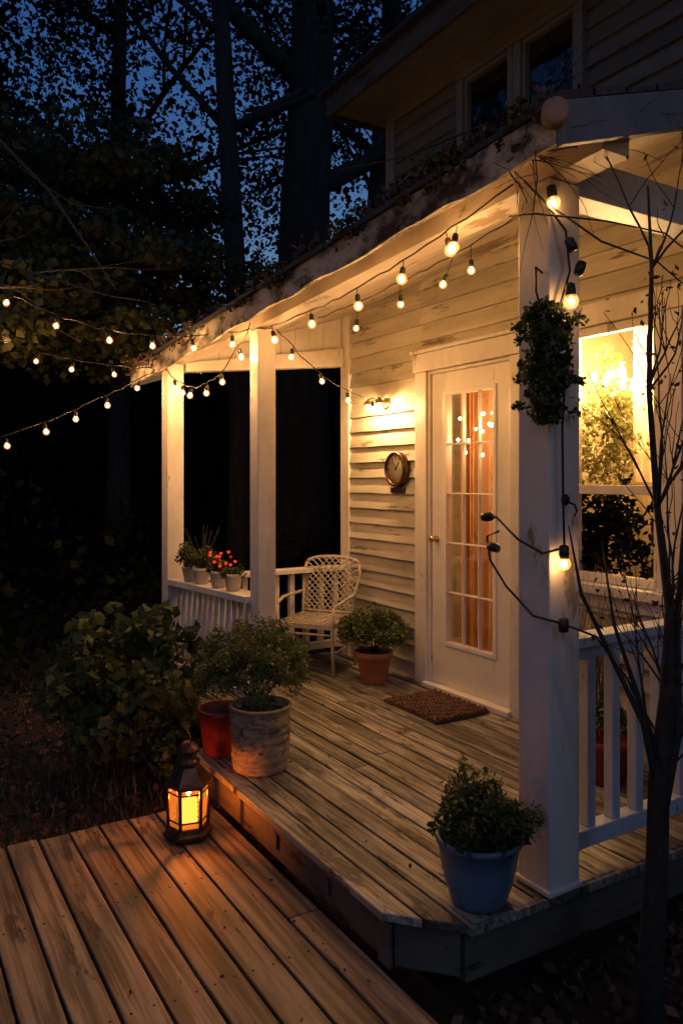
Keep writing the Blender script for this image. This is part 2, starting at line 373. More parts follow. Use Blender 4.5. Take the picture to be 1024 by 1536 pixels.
for i in range(1,5):
    z=.31+1.555*i/5; b.box(-3.765,-3.335,3.0965,3.1225,z-.005,z+.005)
b.obj('door_leaf',[M['cleanwhite']],D,bevel=.003)
b=B(); b.add([(-3.765,3.115,.31),(-3.335,3.115,.31),(-3.335,3.115,1.865),(-3.765,3.115,1.865)],[(0,1,2,3)]); b.obj('door_glass',[M['glassd']],D)
b=B(); b.lathe([(.022,0),(.022,.006),(.009,.010),(.009,.026),(.018,.032),(.023,.042),(.021,.052),(.011,.058),(0.001,.059)],(-3.86,3.092,.95),16,axis=(0,-1,0)); b.obj('door_knob',[M['brass']],D)
b=B(); b.box(-3.95,-3.16,3.03,3.14,.0,.028); b.obj('threshold',[M['cleanwhite']],D,bevel=.004)
def curtain(name,x0,x1,y,z0,z1,mat,par,amp=.022,fr=.62,N_=120):
    b=B(); vs=[]
    for i in range(N_+1):
        x=x0+(x1-x0)*i/N_; yy=y+amp*math.sin(i*fr)+amp*.6*math.sin(i*fr*.44+1)
        vs+=[(x,yy,z0),(x,yy+.01*math.sin(i*.4),z1)]
    b.add(vs,[(2*i,2*i+2,2*i+3,2*i+1) for i in range(N_)],smooth=True); b.obj(name,[mat],par)
curtain('curtain',-3.80,-3.30,3.23,.05,1.95,M['curtain'],D)
E=empty('reflection_lights',(-3.55,3.16,1.6)); b=B(); g=B()  # bulbs added behind the door glass in place of reflections
fp=[(-3.74+.04*i+R(-.01,.01),3.155+R(-.01,.01),1.58+.09*math.sin(i*1.9)+R(-.03,.05)) for i in range(10)]
b.tube(fp,.0015,4)
for p in fp: g.lathe([(.001,-.010),(.008,-.004),(.008,.004),(.001,.010)],p,6)
for k in range(6): g.lathe([(.001,-.010),(.009,-.004),(.009,.004),(.001,.010)],(-3.46+R(-.07,.07),3.16,1.66+R(-.07,.08)),6)
b.obj('cord',[M['wire']],E); g.obj('bulbs',[M['door_glint']],E)
# window right
Wn=empty('sash_window'); Wn.parent=H
b=B()
b.box(-2.85,-2.76,3.055,3.12,.82,2.10); b.box(-2.225,-2.10,3.055,3.12,.82,2.10); b.box(-2.87,-2.08,3.05,3.12,2.102,2.21); b.box(-2.88,-2.07,3.02,3.12,.77,.818); b.box(-2.86,-2.09,3.065,3.12,.70,.768)
b.box(-2.758,-2.72,3.085,3.13,.82,2.10);b.box(-2.265,-2.227,3.085,3.13,.82,2.10);b.box(-2.72,-2.265,3.085,3.13,2.055,2.10);b.box(-2.72,-2.265,3.08,3.13,1.26,1.305);b.box(-2.72,-2.265,3.085,3.13,.82,.865)
b.obj('window_frame',[M['white']],Wn,bevel=.004)
b=B(); b.add([(-2.72,3.11,1.30),(-2.265,3.11,1.30),(-2.265,3.11,2.06),(-2.72,3.11,2.06)],[(0,1,2,3)]); b.add([(-2.72,3.10,.86),(-2.265,3.10,.86),(-2.265,3.10,1.27),(-2.72,3.10,1.27)],[(0,1,2,3)]); b.obj('glass',[M['glass']],Wn)
curtain('glow_sheer',-2.46,-2.24,3.19,1.32,2.08,M['sheer'],Wn,.015,.7,50)  # sheer panel added to catch light as a glow at window right
for (x0,x1) in ((-4.07,-3.63),(-3.52,-3.09)):
    U=empty('upstairs_window'); U.parent=H
    b=B()
    b.box(x0-.065,x0,3.48,3.54,3.58,4.10);b.box(x1,x1+.065 if x1>-3.2 else x1+.04,3.48,3.54,3.58,4.10);b.box(x0-.068,x1+.068,3.475 if x1>-3.2 else 3.472,3.54,4.102,4.138);b.box(x0-.045,x1+.045,3.45,3.54,3.54,3.578)
    b.box(x0,x0+.025,3.50,3.545,3.58,4.10);b.box(x1-.025,x1,3.50,3.545,3.58,4.10);b.box(x0+.025,x1-.025,3.50,3.545,3.58,3.61);b.box(x0+.025,x1-.025,3.50,3.545,4.075,4.10)
    b.obj('window_frame',[M['trim_up']],U,bevel=.003)
    b=B(); b.add([(x0,3.53,3.6),(x1,3.53,3.6),(x1,3.53,4.08),(x0,3.53,4.08)],[(0,1,2,3)]); b.obj('glass',[M['glass']],U)

# porch roof
def zr(x,y): return 2.385+.063*(x+1.50)+.32*(y-1.65)
PR=empty('porch_roof'); PR.parent=H
XL,XR=-5.55,-1.50
def slab(b,x0,x1,y0,y1,t0,t1,mi=0,rnd=None):
    b.hexa([(x0,y0,zr(x0,y0)+t0),(x1,y0,zr(x1,y0)+t0),(x1,y1,zr(x1,y1)+t0),(x0,y1,zr(x0,y1)+t0),(x0,y0,zr(x0,y0)+t1),(x1,y0,zr(x1,y0)+t1),(x1,y1,zr(x1,y1)+t1),(x0,y1,zr(x0,y1)+t1)],mi,rnd)
b=B(); yy=1.60
while yy<3.5:
    x=XL-.02
    while x<XR+.02:
        x2=min(x+R(.2,.35),XR+.03); slab(b,x,x2-.003,yy+(R(-.008,.012) if yy<1.61 else 0),yy+.15,.004+R(0,.004),.022+R(0,.008)); x=x2
    yy+=.14
b.obj('shingles',[M['roof']],PR)
b=B(); yy=1.65
while yy<3.5:
    slab(b,XL,XR,yy,min(yy+.118,3.52),-.055,.0); yy+=.12
b.obj('ceiling_boards',[M['soffit']],PR,bevel=.003)
b=B(); nx=34
jz=[R(-.012,.008) for _ in range(nx+1)]
for i in range(nx):
    xa=XL+(XR-XL)*i/nx; xb=XL+(XR-XL)*(i+1)/nx
    p=[(xa,1.618,zr(xa,1.618)-.108+jz[i]),(xb,1.618,zr(xb,1.618)-.108+jz[i+1]),(xb,1.648,zr(xb,1.648)-.108+jz[i+1]),(xa,1.648,zr(xa,1.648)-.108+jz[i]),(xa,1.618,zr(xa,1.618)+.003),(xb,1.618,zr(xb,1.618)+.003),(xb,1.648,zr(xb,1.648)+.003),(xa,1.648,zr(xa,1.648)+.003)]
    b.hexa(p,rnd=.5)
b.obj('eave_fascia',[M['fascia']],PR)
b=B()
slab(b,XR-.0,XR+.028,1.62,3.5,-.12,.003); slab(b,XL-.028,XL,1.62,3.1,-.12,.003)
b.obj('rake_boards',[M['rake']],PR,bevel=.003)
b=B()
b.lathe([(.034,0),(.037,.005),(.037,.05),(.030,.054),(.001,.055)],(XR-.01,1.625,2.345),20,axis=(.72,-.69,0)); b.obj('gutter_end',[M['gut']],PR)
def zb(x): return 2.30+.060*(x+1.8)
b=B()
pc=[(-1.53,1.91),(-3.90,1.88),(-5.02,1.75),(-5.45,1.72)]
for (p,q) in zip(pc[:-1],pc[1:]):
    d=Vector((q[0]-p[0],q[1]-p[1],0)); nn=Vector((-d.y,d.x,0)).normalized()*.06
    A=Vector((p[0],p[1],zb(p[0])));C=Vector((q[0],q[1],zb(q[0])))
    tA=Vector((0,0,zr(p[0],p[1])-.056-A.z)); tC=Vector((0,0,zr(q[0],q[1])-.056-C.z))
    b.hexa([A-nn,C-nn,C+nn,A+nn,A-nn+tA-Vector((0,0,.02)),C-nn+tC-Vector((0,0,.02)),C+nn+tC,A+nn+tA])
b.obj('front_beam',[M['soffit']],PR,bevel=.004)
b=B()
b.box(-1.86,-1.74,1.975,3.085,2.27,2.40); b.obj('side_beam',[M['bluewhite']],PR,bevel=.004)
b=B()
b.hexa([(-5.06,1.82,2.06),(-4.96,1.82,2.06),(-4.96,3.07,2.19),(-5.06,3.07,2.19),(-5.06,1.82,2.12),(-4.96,1.82,2.12),(-4.96,3.07,2.33),(-5.06,3.07,2.33)])
y=1.83
while y<3.05:
    y2=min(y+.12,3.07); z0=2.12+.21*(y-1.82)/1.25; z02=2.12+.21*(y2-1.82)/1.25
    b.hexa([(-5.03,y,z0),(-4.99,y,z0),(-4.99,y2-.002,z02),(-5.03,y2-.002,z02),(-5.03,y,zr(-5,y)-.057),(-4.99,y,zr(-5,y)-.057),(-4.99,y2-.002,zr(-5,y2)-.057),(-5.03,y2-.002,zr(-5,y2)-.057)])
    y=y2
b.obj('end_header',[M['white']],PR,bevel=.003)
for (x,y,s,mt) in ((-1.80,1.91,.14,'white'),(-3.90,1.88,.11,'white'),(-5.00,1.74,.115,'white')):
    PP=empty('porch_post'); PP.parent=H
    b=B(); h=s/2; zt=zb(x)-.002
    b.box(x-h,x+h,y-h,y+h,0.001,zt)
    b.box(x-h-.008,x+h+.008,y-h-.008,y+h+.008,.002,.022)
    b.obj('shaft',[M[mt]],PP,bevel=.006)
pts=[]
for k in range(90):
    x=R(XL,XR); y=R(1.60,1.72); n=random.randint(4,34)
    for _ in range(n): pts.append((x+random.gauss(0,.06),y+random.gauss(0,.03),zr(x,y)+.03+abs(random.gauss(0,.018))))
for k in range(36):
    x=R(XL,XR)
    for _ in range(random.randint(3,12)): pts.append((x+random.gauss(0,.03),1.600+random.gauss(0,.008),zr(x,1.61)-abs(random.gauss(0,.02))))
leaves('eave_debris',pts,.032,M['dry'],PR)
pts=[]
for (x,z) in ((-2.0,.06),(-1.95,.03),(-3.2,.0),(-1.62,.03),(-2.6,.02),(-4.3,.02)):
    for _ in range(60): pts.append((x+random.gauss(0,.05),1.61+random.gauss(0,.03),zr(x,1.61)+z+random.gauss(0,.022)))
leaves('eave_sprouts',pts,.03,M['leafA'],PR)

# railings
P=empty('porch_railing')
b=B()
a=Vector((-3.96,1.87,0)); c=Vector((-4.94,1.75,0))
b.bar((a.x,a.y,.635),(c.x,c.y,.635),.15,.035); b.bar((a.x,a.y,.06),(c.x,c.y,.06),.05,.05)
n=14
for i in range(n):
    t=(i+.5)/n; p=a.lerp(c,t)
    b.tube([(p.x+.006*math.sin(z*9+i),p.y-.010*math.sin(z*7),z) for z in (.11,.2,.3,.4,.5,.6,.634)],[.015,.018,.022,.022,.019,.016,.015],10)
b.obj('front_rail',[M['white']],P)
b=B()
b.box(-5.06,-4.94,1.80,3.07,.64,.672); b.box(-5.03,-4.97,1.80,3.07,.06,.11)
for i in range(10):
    y=1.87+i*.125; b.box(-5.02,-4.98,y,y+.04,.11,.64)
b.obj('end_rail',[M['white']],P,bevel=.003)
P=empty('porch_railing')
b=B(); X=-1.785
b.box(X-.045,X+.045,1.982,3.06,.775,.81); b.box(X-.02,X+.02,1.982,3.06,.73,.774); b.box(X-.03,X+.03,1.982,3.06,.10,.16)
y=2.06
while y<3.05: b.box(X-.02,X+.02,y,y+.04,.16,.73); y+=.125
b.obj('side_rail',[M['bluewhite']],P,bevel=.004)

# ---------------------------------------------------------------- string lights
def para(A,C,sag,n=26):
    A=Vector(A);C=Vector(C); return [A.lerp(C,i/n)+Vector((0,0,-4*sag*(i/n)*(1-i/n))) for i in range(n+1)]
def bulb(g,sh,o,ax,r):
    g.lathe([(.001,-.9*r),(.8*r,-.5*r),(.8*r,.5*r),(.001,1.1*r)],o,6,axis=ax)
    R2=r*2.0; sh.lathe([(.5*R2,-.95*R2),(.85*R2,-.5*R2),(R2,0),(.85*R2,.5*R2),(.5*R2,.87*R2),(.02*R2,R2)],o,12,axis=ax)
def string(A,C,sag,ts,drop=.03,r=.010,mat='bulb',leads=0):
    E=empty('string_lights',A)
    pts=para(A,C,sag)
    pts=[p+Vector((R(-.006,.006),R(-.006,.006),R(-.008,.008))) for p in pts]
    b=B(); b.tube(pts,.0035,5)
    g=B(); sh=B()
    A=Vector(A);C=Vector(C)
    for t in ts:
        p=A.lerp(C,t)+Vector((0,0,-4*sag*t*(1-t))); dr=drop+R(0,leads)
        ax=Vector((R(-.4,.4),R(-.4,.4),-1)).normalized()
        q=p+ax*dr
        b.tube([p,q],.0022,4)
        b.lathe([(.004,0),(.0105,.004),(.0125,.02),(.011,.036),(.001,.037)],q-ax*.004,10,axis=ax,mi=1)
        bulb(g,sh,q+ax*.048,ax,r*R(.92,1.08))
    b.obj('cord',[M['wire'],M['rubber']],E); g.obj('bulbs',[M[mat]],E); sh.obj('bulb_halo',[M['shell']],E)
string((-1.84,1.79,2.30),(-3.85,1.79,2.15),.07,(.14,.17,.30,.47,.67,.88),.02,.0105,'bulbw',.015)
string((-2.1,2.35,2.50),(-4.0,2.30,2.30),.04,(.30,.36,.58,.78),.06,.0095,leads=.05,mat='bulbw')
string((-3.9,1.80,2.17),(-5.0,.52,2.56),.17,(.06,.2,.34,.50,.68,.86),.02,.0095,'bulbs')
string((-5.03,1.66,2.08),(-5.7,.55,2.36),.07,(.25,.44,.62,.84),.02,.009,'bulbs')
string((-5.03,1.66,2.08),(-5.3,.42,1.50),.05,(.10,.27,.42,.57,.75),.02,.010,'bulbs')
string((-5.0,1.67,2.10),(-3.88,1.80,2.20),.24,(.15,.26,.37,.55,.70,.88),.015,.0095,'bulb')
string((-3.86,1.95,2.18),(-4.42,3.07,1.88),.10,(.12,.34,.60,.86),.015,.0095,'bulb')
PO=empty('unseen_light_pole',(-3.6,-2.1,-.36)); b=B(); b.tube([(-3.6,-2.1,-.4),(-3.6,-2.1,1.2),(-3.6,-2.1,2.75)],[.045,.04,.035],12); b.lathe([(.05,0),(.05,.02),(.01,.05),(.001,.052)],(-3.6,-2.1,2.75),12); b.obj('shaft',[M['bark']],PO)  # added out-of-view pole that carries the extra light string
string((-3.6,-2.1,2.7),(1.5,3.06,2.6),.2,(.10,.22,.34,.46,.58,.70,.82),.03,.012,'bulbw')  # added unseen string of bulbs that brightens the foreground deck
E=empty('string_lights',(-1.70,1.86,2.2)); b=B(); g=B(); sh=B()
cord=[(-1.80,1.80,2.30),(-1.74,1.83,2.22),(-1.69,1.87,2.12),(-1.70,1.90,2.0),(-1.70,1.86,1.9),(-1.685,1.87,1.75),(-1.695,1.86,1.5),(-1.70,1.87,1.25),(-1.69,1.865,1.1)]
b.tube(cord,.004,5)
b.tube([(-1.69,1.86,1.12),(-1.74,1.82,1.10),(-1.83,1.80,1.14),(-1.92,1.79,1.21),(-1.97,1.80,1.20)],.0045,5)
b.tube([(-1.69,1.86,.88),(-1.76,1.80,.90),(-1.87,1.79,.98),(-1.96,1.80,1.06),(-1.985,1.81,1.14),(-1.93,1.81,1.16)],.0045,5)
b.tube([(-1.69,1.86,.88),(-1.64,1.95,.84),(-1.60,2.05,.70),(-1.50,2.1,.5)],.004,5)
def sock(p,ax,lit,r=.011):
    ax=Vector(ax).normalized(); p=Vector(p)
    b.lathe([(.006,0),(.015,.005),(.017,.03),(.014,.045),(.001,.046)],p,12,axis=ax,mi=1)
    if lit: bulb(g,sh,p+ax*.060,ax,r)
sock((-1.725,1.84,2.27),(.2,0,-1),True); sock((-1.69,1.88,2.1),(.3,.3,-1),False); sock((-1.67,1.90,1.98),(.1,.3,.8),False)
sock((-1.665,1.86,1.95),(.1,0,-1),True,.012); sock((-1.69,1.862,1.13),(0,0,-1),True,.011); sock((-1.69,1.86,.90),(0,0,-1),False)
sock((-1.95,1.80,1.21),(-1,0,-.1),False); sock((-1.93,1.81,1.10),(-1,0,.15),False)
b.obj('cord',[M['wire'],M['rubber']],E); g.obj('bulbs',[M['bulbp']],E); sh.obj('bulb_halo',[M['shell']],E)

# wall sconce
E=empty('wall_sconce',(-4.45,3.08,1.85)); b=B(); g=B()
b.lathe([(.045,0),(.045,.008),(.03,.016),(.012,.02),(.001,.021)],(-4.42,3.09,1.86),18,axis=(0,-1,0))
b.tube([(-4.42,3.08,1.86),(-4.42,3.03,1.88),(-4.45,2.99,1.90),(-4.49,2.98,1.885)],.006,8); b.tube([(-4.42,3.08,1.86),(-4.41,3.03,1.89),(-4.38,2.99,1.90),(-4.35,2.98,1.885)],.006,8)
for x in (-4.49,-4.35):
    b.lathe([(.01,.02),(.022,.0),(.032,-.02),(.034,-.024),(.028,-.022),(.008,-.002)],(x,2.98,1.875),14)
    g.lathe([(.001,-.02),(.014,-.010),(.014,.006),(.001,.016)],(x,2.98,1.842),8)
b.obj('bracket',[M['brass']],E); g.obj('bulbs',[M['sconce']],E)

# wall clock
E=empty('wall_clock',(-4.26,3.06,1.40)); b=B()
b.lathe([(.118,0),(.122,.02),(.118,.045),(.105,.052),(.103,.03),(.1,.026)],(-4.26,3.085,1.40),36,axis=(0,-1,0)); 
b.box(-4.33,-4.19,3.06,3.09,1.24,1.275)
b.obj('case',[M['bronze']],E)
b=B(); b.lathe([(.101,0),(.101,.003)],(-4.26,3.058,1.40),32,axis=(0,-1,0)); b.obj('dial',[M['dial']],E)
b=B()
for k in range(12):
    a=k*math.pi/6; b.tube([(-4.26+.075*math.sin(a),3.053,1.40+.075*math.cos(a)),(-4.26+.093*math.sin(a),3.053,1.40+.093*math.cos(a))],.0025,4)
b.tube([(-4.26,3.051,1.40),(-4.225,3.051,1.445)],.003,4); b.tube([(-4.26,3.05,1.40),(-4.30,3.05,1.475)],.002,4); b.lathe([(.008,0),(.008,.004)],(-4.26,3.053,1.40),10,axis=(0,-1,0))
b.obj('hands',[M['black']],E)

# interior: chandelier + plants added behind the window, standing in for its reflections
cx,cy,cz=-2.66,3.55,1.84
E=empty('reflection_chandelier',(cx,cy,cz)); b=B(); g=B()
b.tube([(cx,cy,2.6),(cx,cy,cz-.1)],.006,6); b.lathe([(.02,-.04),(.035,0),(.015,.05)],(cx,cy,cz-.05),12)
for k in range(14):
    a=k*2*math.pi/14; q=.26 if k%2 else .14; x=cx+q*math.cos(a); y=cy+q*math.sin(a)
    b.tube([(cx,cy,cz-.05),(cx+.6*q*math.cos(a),cy+.6*q*math.sin(a),cz-.12),(x,y,cz-.05+.03*(k%2))],.004,5)
    g.lathe([(.001,0),(.016,.018),(.012,.04),(.001,.06)],(x,y,cz-.03+.05*(k%2)),6)
b.obj('frame',[M['brass']],E); g.obj('bulbs',[M['pane_glint']],E)
E=empty('reflection_plant',(-2.8,3.4,.9)); b=B(); b.lathe([(.07,.60),(.10,.82),(.095,.82),(.09,.8)],(-2.8,3.42,0),20); b.box(-3.1,-2.2,3.30,3.55,.56,.60)
b.tube([(-2.8,3.42,.8),(-2.80,3.40,1.3),(-2.76,3.38,1.6)],.01,6,mi=1); b.tube([(-2.8,3.42,1.1),(-2.60,3.40,1.4),(-2.5,3.36,1.7)],.008,6,mi=1); b.obj('pot',[M['terra'],M['twig']],E)
cs=[(-2.70+random.gauss(0,.18),3.30+random.gauss(0,.05),1.56+random.gauss(0,.18)) for _ in range(90)]
p,rc=clumps(cs,.06,36); leaves('foliage',p,.032,M['leafG'],E,rndc=rc)
cs=[(-2.72+random.gauss(0,.2),3.26+random.gauss(0,.03),1.02+random.gauss(0,.15)) for _ in range(90)]
p,rc=clumps(cs,.06,40); leaves('pane_dark_leaves',p,.04,M['leafD'],E,rndc=rc)  # near-black leaves added to make the lower pane dark
def point(name,loc,w,c,rad=.05):
    l=bpy.data.lights.new(name,'POINT'); l.energy=w; l.color=c; l.shadow_soft_size=rad; o=bpy.data.objects.new(name,l); COL.objects.link(o); o.location=loc; return o
point('room_lamp',(-3.5,4.0,1.8),95,(1,.52,.19),.12)

# ---------------------------------------------------------------- lantern
E=empty('candle_lantern',(-3.11,1.15,-.172)); b=B(); cx,cy,cz=-3.11,1.15,-.172
def hx(prof,mi=0): b.lathe([(r,z) for r,z in prof],(cx,cy,cz),6,mi,smooth=False,rot=.3)
hx([(.098,0),(.104,.008),(.104,.022),(.092,.030),(.088,.045),(.080,.05)])
hx([(.086,.208),(.096,.214),(.100,.226),(.088,.240),(.062,.275),(.050,.292),(.048,.30)])
b.lathe([(.045,.298),(.050,.305),(.050,.315),(.038,.32),(.038,.352),(.052,.356),(.050,.366),(.032,.385),(.014,.397),(.001,.40)],(cx,cy,cz),18)
for k in range(6):
    a=k*math.pi/3+.3; b.tube([(cx+.082*math.cos(a),cy+.082*math.sin(a),cz+.045),(cx+.086*math.cos(a),cy+.086*math.sin(a),cz+.212)],.0075,6)
b.tube([(cx+.03*math.cos(t)*1.0,cy+.0,cz+.40+.03*math.sin(t)) for t in [i*math.pi*2/16 for i in range(17)]],.0035,6)
for k in range(6):
    a=k*math.pi/3+.3; a2=a+math.pi/3
    for z in (.075,.19):
        b.tube([(cx+.083*math.cos(a),cy+.083*math.sin(a),cz+z),(cx+.083*math.cos(a2),cy+.083*math.sin(a2),cz+z)],.004,5)
b.obj('frame',[M['bronze']],E)
b=B(); b.lathe([(.079,.05),(.0815,.21)],(cx,cy,cz),6,smooth=False,rot=.3); b.f=b.f[:-2];b.m=b.m[:-2];b.r=b.r[:-2];b.s=b.s[:-2]; b.obj('panes',[M['amber']],E)
b=B(); 
for i in range(5): b.lathe([(.028,.052+i*.021),(.040,.057+i*.021),(.040,.063+i*.021),(.028,.071+i*.021)],(cx,cy,cz),16)
b.obj('candle',[M['wax']],E)
b=B(); b.lathe([(.001,.165),(.012,.180),(.006,.198),(.001,.206)],(cx,cy,cz),8); b.obj('flame',[M['flame']],E)

# ---------------------------------------------------------------- pots
def pot(name,c,prof,mat,seg=32,soil=None,wob=0):
    E=empty(name,c); b=B(); b.lathe(prof,c,seg,wob=wob); b.obj('pot',[mat],E)
    if soil: 
        b=B(); b.lathe([(soil[0],soil[1]-.02),(soil[0],soil[1]),(soil[0]*.5,soil[1]+.008),(.002,soil[1]+.01)],c,24); b.obj('soil',[M['soil']],E)
    return E
def plant(E,c,rx,rz,ncl,rad,per,size,mat,name='foliage',stems=10,up=0,base=0):
    cs=[]
    for _ in range(ncl):
        a=R(0,6.283); el=math.asin(R(-.35,1)); q=R(.45,1.06)
        cs.append((c[0]+rx*q*math.cos(a)*math.cos(el),c[1]+rx*q*math.sin(a)*math.cos(el),c[2]+rz*q*math.sin(el)))
    b=B()
    for k in range(min(stems,len(cs))):
        p=Vector(cs[k]); o=Vector((c[0]+R(-.02,.02),c[1]+R(-.02,.02),base)); mid=o.lerp(p,.5)+Vector((R(-.02,.02),R(-.02,.02),.03))
        b.tube([o,mid,p],[.004,.003,.0015],5)
    if stems: b.obj('stems',[M['twig']],E)
    p,rc=clumps(cs,rad,per,shell=.1); leaves(name,p,size,mat,E,rndc=rc,up=up)
c=(-1.845,1.645,.0)
E=pot('potted_plant',c,[(.075,0),(.088,.006),(.092,.02),(.108,.07),(.121,.13),(.129,.19),(.137,.192),(.139,.206),(.132,.212),(.124,.206),(.118,.18)],M['bluepot'],soil=(.119,.185))
plant(E,(c[0],c[1],.24),.14,.12,60,.035,60,.020,M['leafB'],base=.19)
plant(E,(c[0]+.09,c[1]+.10,.25),.07,.05,14,.025,55,.013,M['leafC'],base=.19,name='feathery_foliage')
pts=[]
b=B()
for k in range(10):
    a=R(0,6.28); q=R(.03,.13); tip=Vector((c[0]+q*math.cos(a),c[1]+q*math.sin(a),.36+R(0,.08))); b.tube([(c[0],c[1],.2),tip],[.003,.0015],4)
    for j in range(26):
        t=R(.4,1); o=Vector((c[0],c[1],.2)).lerp(tip,t); pts.append(o+Vector((random.gauss(0,.013),random.gauss(0,.013),random.gauss(0,.01))))
b.obj('shoots',[M['twig']],E); leaves('shoot_leaves',pts,.022,M['leafC'],E)
c=(-4.18,2.82,0)
E=pot('potted_plant',c,[(.08,0),(.084,.004),(.112,.165),(.124,.168),(.128,.205),(.120,.208),(.115,.19)],M['terra'],soil=(.11,.19))
plant(E,(c[0],c[1],.32),.21,.15,130,.045,70,.024,M['leafC'],base=.19)
c=(-3.22,1.54,0)
prof=[(.118,0),(.126,.006)]
z=.015
while z<.25:
    h=R(.02,.045); rr=.127+.012*z/.25; dd=R(.001,.005); prof+=[(rr,z),(rr+dd,z+h*.25),(rr+dd,z+h*.7),(rr,z+h*.95)]; z+=h
prof+=[(.138,.282),(.144,.284),(.144,.294),(.134,.297),(.130,.28),(.126,.25)]
E=pot('planter_pot',c,prof,M['stonepot'],48,soil=(.128,.255),wob=.008)
b=B()
for k in range(12):
    a=R(0,6.28); q=R(.02,.10); b.tube([(c[0]+q*math.cos(a)*.5,c[1]+q*math.sin(a)*.5,.25),(c[0]+q*math.cos(a),c[1]+q*math.sin(a),.30+R(0,.06))],[.003,.0015],4)
b.obj('twigs',[M['twig']],E)
p,_=clumps([(c[0]+R(-.07,.07),c[1]+R(-.07,.07),.28) for _ in range(12)],.025,16); leaves('sprigs',p,.016,M['leafB'],E)
c=(-3.50,1.47,0)
E=pot('potted_plant',c,[(.085,0),(.092,.005),(.105,.1),(.116,.2),(.122,.203),(.122,.218),(.112,.22),(.108,.2)],M['redpot'],soil=(.108,.2))
plant(E,(c[0]+.03,c[1]+.15,.41),.27,.21,230,.045,80,.018,M['leafC'],base=.2,stems=20)
c=(-2.30,2.78,0)
E=pot('potted_plant',c,[(.09,0),(.1,.005),(.12,.16),(.13,.165),(.13,.19),(.12,.19)],M['redpot'],soil=(.115,.17))
plant(E,(c[0],c[1],.26),.12,.10,16,.04,40,.03,M['leafB'],base=.17)
for (x,y,mt,kind) in ((-4.60,1.79,'greypot',0),(-4.38,1.815,'greypot',1),(-4.22,1.84,'greypot',2),(-4.74,1.77,'greypot',3)):
    c=(x,y,.671)
    E=pot('potted_plant',c,[(.038,0),(.041,.003),(.054,.078),(.058,.08),(.058,.098),(.052,.1),(.05,.085)],M[mt],20,soil=(.049,.085))
    if kind in (0,3): plant(E,(x,y,.81),.12,.09,16,.035,30,.024,M['leafB'],base=.75)
    if kind==1:
        plant(E,(x,y,.79),.07,.04,10,.025,30,.02,M['leafB'],base=.75)
        b=B()
        for k in range(22):
            a=R(0,6.28); q=R(.01,.11); o=(x+q*math.cos(a),y+q*math.sin(a),.81+R(0,.08))
            b.lathe([(.001,-.01),(.008,-.004),(.011,.004),(.007,.008),(.001,.010)],o,7,mi=0 if k%3 else 1)
        b.obj('flowers',[M['petal'],M['petal2']],E)
    if kind==2: plant(E,(x,y,.775),.07,.03,10,.025,30,.02,M['leafB'],base=.75)
    if kind==0:
        b=B()
        for k in range(14):
            a=R(0,6.28); b.tube([(x,y,.75),(x+.05*math.cos(a),y+.05*math.sin(a),.88),(x+.12*math.cos(a),y+.12*math.sin(a),.92+R(0,.12))],[.002,.0015,.001],4)
        b.obj('sprays',[M['twig']],E)
# hanging ivy on near post
E=empty('hanging_ivy',(-1.74,1.82,1.9)); b=B()
b.tube([(-1.76,1.838,2.00),(-1.75,1.80,2.01),(-1.74,1.79,1.93),(-1.73,1.80,1.88)],.004,6); b.obj('hook',[M['black']],E)
cs=[]
for (cz_,rr_,hh_,n_) in ((1.83,.075,.055,60),(1.74,.062,.05,45),(1.655,.078,.055,60),(1.57,.055,.05,35)):
    ox,oy=R(-.015,.02),R(-.015,.02)
    for k in range(n_):
        a=R(0,6.28); q=math.sqrt(R(0,1)); ss=R(-1,1); w=rr_*math.sqrt(1-.8*ss*ss)
        cs.append((-1.715+ox+q*w*math.cos(a)*R(.8,1.25),1.82+oy+q*w*math.sin(a)*R(.8,1.25),cz_+hh_*ss))
for k in range(14):
    a=R(0,6.28); cs.append((-1.715+.095*math.cos(a),1.82+.095*math.sin(a),R(1.5,1.9)))
p,rc=clumps(cs,.021,34,shell=.1); leaves('foliage',p,.019,M['leafB'],E,rndc=rc,up=.4)
E=empty('iron_hook',(-1.72,1.91,1.26)); b=B(); b.lathe([(.018,0),(.018,.005),(.006,.01),(.001,.011)],(-1.729,1.91,1.27),12,axis=(1,0,0)); b.tube([(-1.725,1.91,1.265),(-1.69,1.91,1.255),(-1.68,1.91,1.235),(-1.69,1.91,1.22)],.004,6); b.obj('hook',[M['black']],E)
# dried ornamental grass under the window
E=empty('ornamental_grass',(-2.45,2.93,0)); b=B(); b.lathe([(.09,.002),(.11,.18),(.115,.2),(.105,.2)],(-2.45,2.9,0),20); b.obj('pot',[M['greypot']],E)
b=B()
for k in range(170):
    x=-2.5+R(-.07,.07); y=2.9+R(-.06,.06); dx=random.gauss(0,.17); dy=random.gauss(0,.06); h=R(.55,.98)
    b.tube([(x,y,.18),(x+dx*.4,y+dy*.4,.18+(h-.18)*.6),(x+dx,y+dy if y+dy<3.0 else 3.0,h)],[.002,.0016,.0007],3)
b.obj('blades',[M['straw']],E)

# door mat
E=empty('door_mat',(-3.52,2.8,0)); b=B()
b.box(-3.77,-3.27,2.61,3.0,.003,.016)
b.obj('base',[M['mat1']],E,bevel=.004)
b=B(); y=2.62
while y<2.995:
    x=-3.76
    while x<-3.28:
        h=.010+.004*math.sin(x*60+y*40); b.tube([(x,y+R(-.003,.003),.017),(x+.022,y+R(-.004,.004),.017+h),(x+.044,y+R(-.003,.003),.017)],[.007,.010,.007],6); x+=.045
    y+=.024
b.obj('pile',[M['mat1']],E)

